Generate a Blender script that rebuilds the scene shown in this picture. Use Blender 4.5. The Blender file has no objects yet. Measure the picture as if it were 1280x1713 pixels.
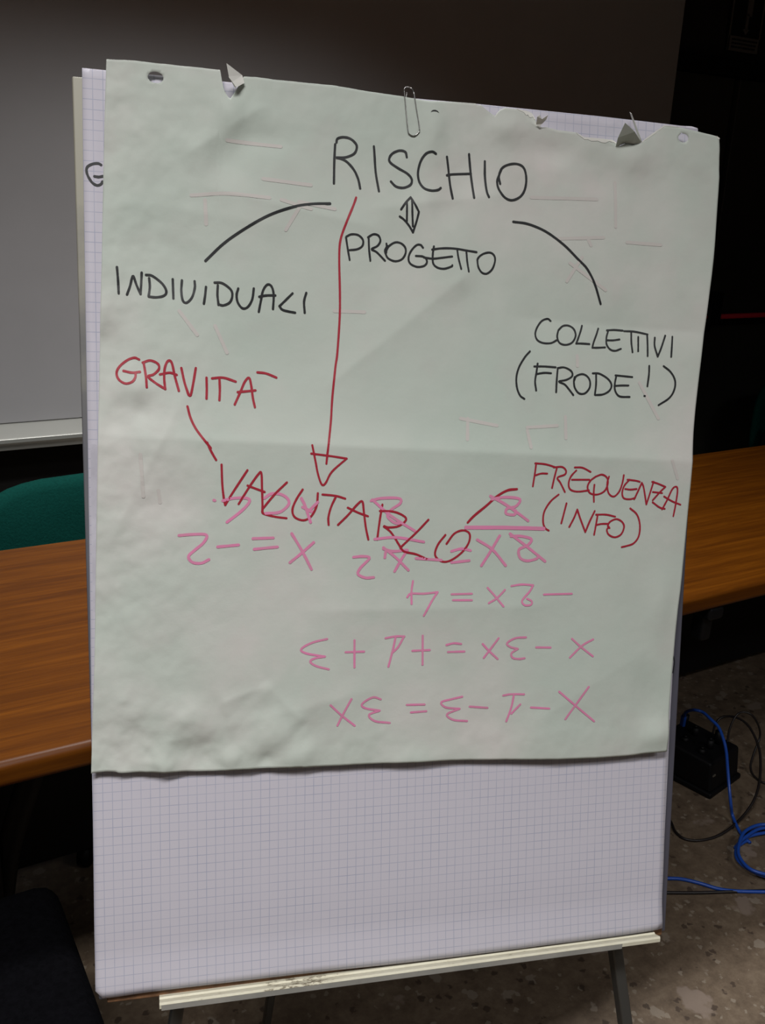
import bpy, bmesh, math, random, json
from mathutils import Vector, Matrix, noise
random.seed(7)
sc = bpy.context.scene
COL = sc.collection
# ---------------------------------------------------------------- camera
cd = bpy.data.cameras.new('camera'); cam = bpy.data.objects.new('camera', cd); COL.objects.link(cam)
RM = Matrix(((0.8648,0.1264,-0.4860),(-0.5005,0.2971,-0.8132),(0.0416,0.9465,0.3201)))
cam.matrix_world = Matrix.Translation((0,0,1.5)) @ RM.to_quaternion().to_matrix().to_4x4()
cd.sensor_fit = 'VERTICAL'; cd.sensor_height = 24.0; cd.lens = 24.0*1600/1713; cd.clip_start = 0.02
sc.camera = cam
# ---------------------------------------------------------------- world, exposure
w = bpy.data.worlds.new('world'); sc.world = w; w.use_nodes = True
w.node_tree.nodes['Background'].inputs[0].default_value = (0.9,0.95,1,1)
w.node_tree.nodes['Background'].inputs[1].default_value = 0.0
sc.view_settings.view_transform = 'Standard'; sc.view_settings.look = 'None'
sc.view_settings.gamma = 1; sc.view_settings.use_curve_mapping = False
sc.view_settings.exposure = 0.4
# ---------------------------------------------------------------- ceiling lamps (light with fixtures further down)
LAMPS = [((-0.45,-0.12,2.88), 30, 130), ((-2.6,-1.6,2.88), 12, 130), ((1.9,-1.3,2.88), 17, 140), ((0.9,1.78,2.88),15,98)]  # last one is an added, unseen lamp to brighten the lower whiteboard
def lamp_light(p, watt, spread, parent):
    l = bpy.data.lights.new('lamp_light','AREA'); l.shape='RECTANGLE'; l.size=1.15; l.size_y=0.3
    l.energy=watt; l.spread=math.radians(spread); l.color=(1.0,0.975,0.96)
    o = bpy.data.objects.new('lamp_light', l); COL.objects.link(o); o.parent=parent; o.location=(0,0,-0.055)
# ---------------------------------------------------------------- helpers
def mat(name, col=(0.5,0.5,0.5), rough=0.5, metal=0.0, build=None, spec=0.5):
    m = bpy.data.materials.new(name); m.use_nodes=True
    b = m.node_tree.nodes['Principled BSDF']
    b.inputs['Base Color'].default_value=(*col,1); b.inputs['Roughness'].default_value=rough
    b.inputs['Metallic'].default_value=metal; b.inputs['Specular IOR Level'].default_value=spec
    if build: build(m.node_tree, b)
    return m
def nd(nt, t, **kw):
    n = nt.nodes.new(t)
    for k,v in kw.items():
        if k.startswith('i_'): n.inputs[k[2:].replace('_',' ')].default_value=v
        else: setattr(n,k,v)
    return n
def ramp(nt, fac, stops):
    r = nt.nodes.new('ShaderNodeValToRGB'); e=r.color_ramp.elements
    while len(e)<len(stops): e.new(0.5)
    for i,(p,c) in enumerate(stops): e[i].position=p; e[i].color=(*c,1)
    nt.links.new(fac, r.inputs[0]); return r
def bump(nt,b,h,strength,dist=0.01):
    n=nd(nt,'ShaderNodeBump'); n.inputs['Strength'].default_value=strength; n.inputs['Distance'].default_value=dist
    nt.links.new(h,n.inputs['Height']); nt.links.new(n.outputs[0],b.inputs['Normal'])
def noisy(c1,c2,scale,stretch=(1,1,1),detail=5,bmp=0.0):
    def f(nt,b):
        tc=nd(nt,'ShaderNodeTexCoord'); mp=nd(nt,'ShaderNodeMapping'); mp.inputs['Scale'].default_value=stretch
        nt.links.new(tc.outputs['Object'],mp.inputs[0])
        n=nd(nt,'ShaderNodeTexNoise',i_Scale=scale,i_Detail=detail,i_Roughness=0.6)
        nt.links.new(mp.outputs[0],n.inputs['Vector'])
        r=ramp(nt,n.outputs['Fac'],[(0.3,c1),(0.7,c2)])
        nt.links.new(r.outputs[0],b.inputs['Base Color'])
        if bmp: bump(nt,b,n.outputs['Fac'],bmp)
    return f
def link(o, parent=None):
    COL.objects.link(o)
    if parent is not None: o.parent=parent
    return o
def mobj(name, bm, m, parent=None, smooth=False, bevel=0.0):
    me=bpy.data.meshes.new(name)
    bmesh.ops.recalc_face_normals(bm, faces=bm.faces[:])
    bm.to_mesh(me); bm.free()
    o=bpy.data.objects.new(name,me); me.materials.append(m)
    if smooth:
        for p in me.polygons: p.use_smooth=True
    if bevel:
        md=o.modifiers.new('bevel','BEVEL'); md.width=bevel; md.segments=3; md.limit_method='ANGLE'
        for p in me.polygons: p.use_smooth=True
        o.modifiers.new('wn','WEIGHTED_NORMAL')
    return link(o,parent)
def B(): return bmesh.new()
def box(bm, c, s, M=None):
    r=bmesh.ops.create_cube(bm,size=1.0); vs=r['verts']
    for v in vs:
        v.co=Vector((c[0]+v.co.x*s[0],c[1]+v.co.y*s[1],c[2]+v.co.z*s[2]))
        if M: v.co=M@v.co
    return vs
def catmull(pts, n=6, closed=False):
    P=[Vector(p) for p in pts]
    if len(P)<3:
        return [P[0].lerp(P[-1],i/n) for i in range(n+1)]
    out=[]; N=len(P); rng = range(N if closed else N-1)
    for i in rng:
        p1=P[i]; p2=P[(i+1)%N]
        p0=P[i-1] if (i>0 or closed) else p1*2-p2
        p3=P[(i+2)%N] if (i+2<N or closed) else p2*2-p1
        for k in range(n):
            t=k/n
            out.append(0.5*((2*p1)+(p2-p0)*t+(2*p0-5*p1+4*p2-p3)*t*t+(3*p1-p0-3*p2+p3)*t**3))
    if not closed: out.append(P[-1])
    return out
def tube(bm, pts, r, seg=8, closed=False, radii=None):
    P=[Vector(p) for p in pts]; N=len(P); rings=[]; up=None
    for i,p in enumerate(P):
        if closed: t=(P[(i+1)%N]-P[i-1])
        else: t=P[min(i+1,N-1)]-P[max(i-1,0)]
        if t.length<1e-9: t=Vector((0,0,1))
        t.normalize()
        if up is None: up=t.orthogonal().normalized()
        up=(up-t*up.dot(t))
        up = up.normalized() if up.length>1e-6 else t.orthogonal().normalized()
        s=t.cross(up); rr=radii[i] if radii else r
        rings.append([bm.verts.new(p+(up*math.cos(a)+s*math.sin(a))*rr) for a in [2*math.pi*k/seg for k in range(seg)]])
    for i in range(N if closed else N-1):
        a=rings[i]; b=rings[(i+1)%N]
        for k in range(seg): bm.faces.new((a[k],a[(k+1)%seg],b[(k+1)%seg],b[k]))
    if not closed:
        bm.faces.new(rings[0][::-1]); bm.faces.new(rings[-1])
def bar(bm, a, b, wx, wy, side=Vector((1,0,0))):
    a=Vector(a); b=Vector(b); t=(b-a).normalized(); s=(side-t*side.dot(t)).normalized(); n=t.cross(s)
    vs=[]
    for p in (a,b):
        vs.append([bm.verts.new(p+s*sx*wx/2+n*sy*wy/2) for sx,sy in((-1,-1),(1,-1),(1,1),(-1,1))])
    for k in range(4): bm.faces.new((vs[0][k],vs[0][(k+1)%4],vs[1][(k+1)%4],vs[1][k]))
    bm.faces.new(vs[0][::-1]); bm.faces.new(vs[1])
def tag(o,label=None,cat=None,group=None,kind=None):
    if label: o['label']=label
    if cat: o['category']=cat
    if group: o['group']=group
    if kind: o['kind']=kind
    return o
def empty(name,loc=(0,0,0),label=None,cat=None,group=None,M=None,kind=None):
    o=bpy.data.objects.new(name,None); COL.objects.link(o); o.empty_display_size=0.1
    if M is not None: o.matrix_world=M
    else: o.location=loc
    return tag(o,label,cat,group,kind)
def copy_tree(o,parent=None):
    c=o.copy(); COL.objects.link(c)
    if parent is not None: c.parent=parent
    for ch in o.children: copy_tree(ch,c)
    return c
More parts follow.
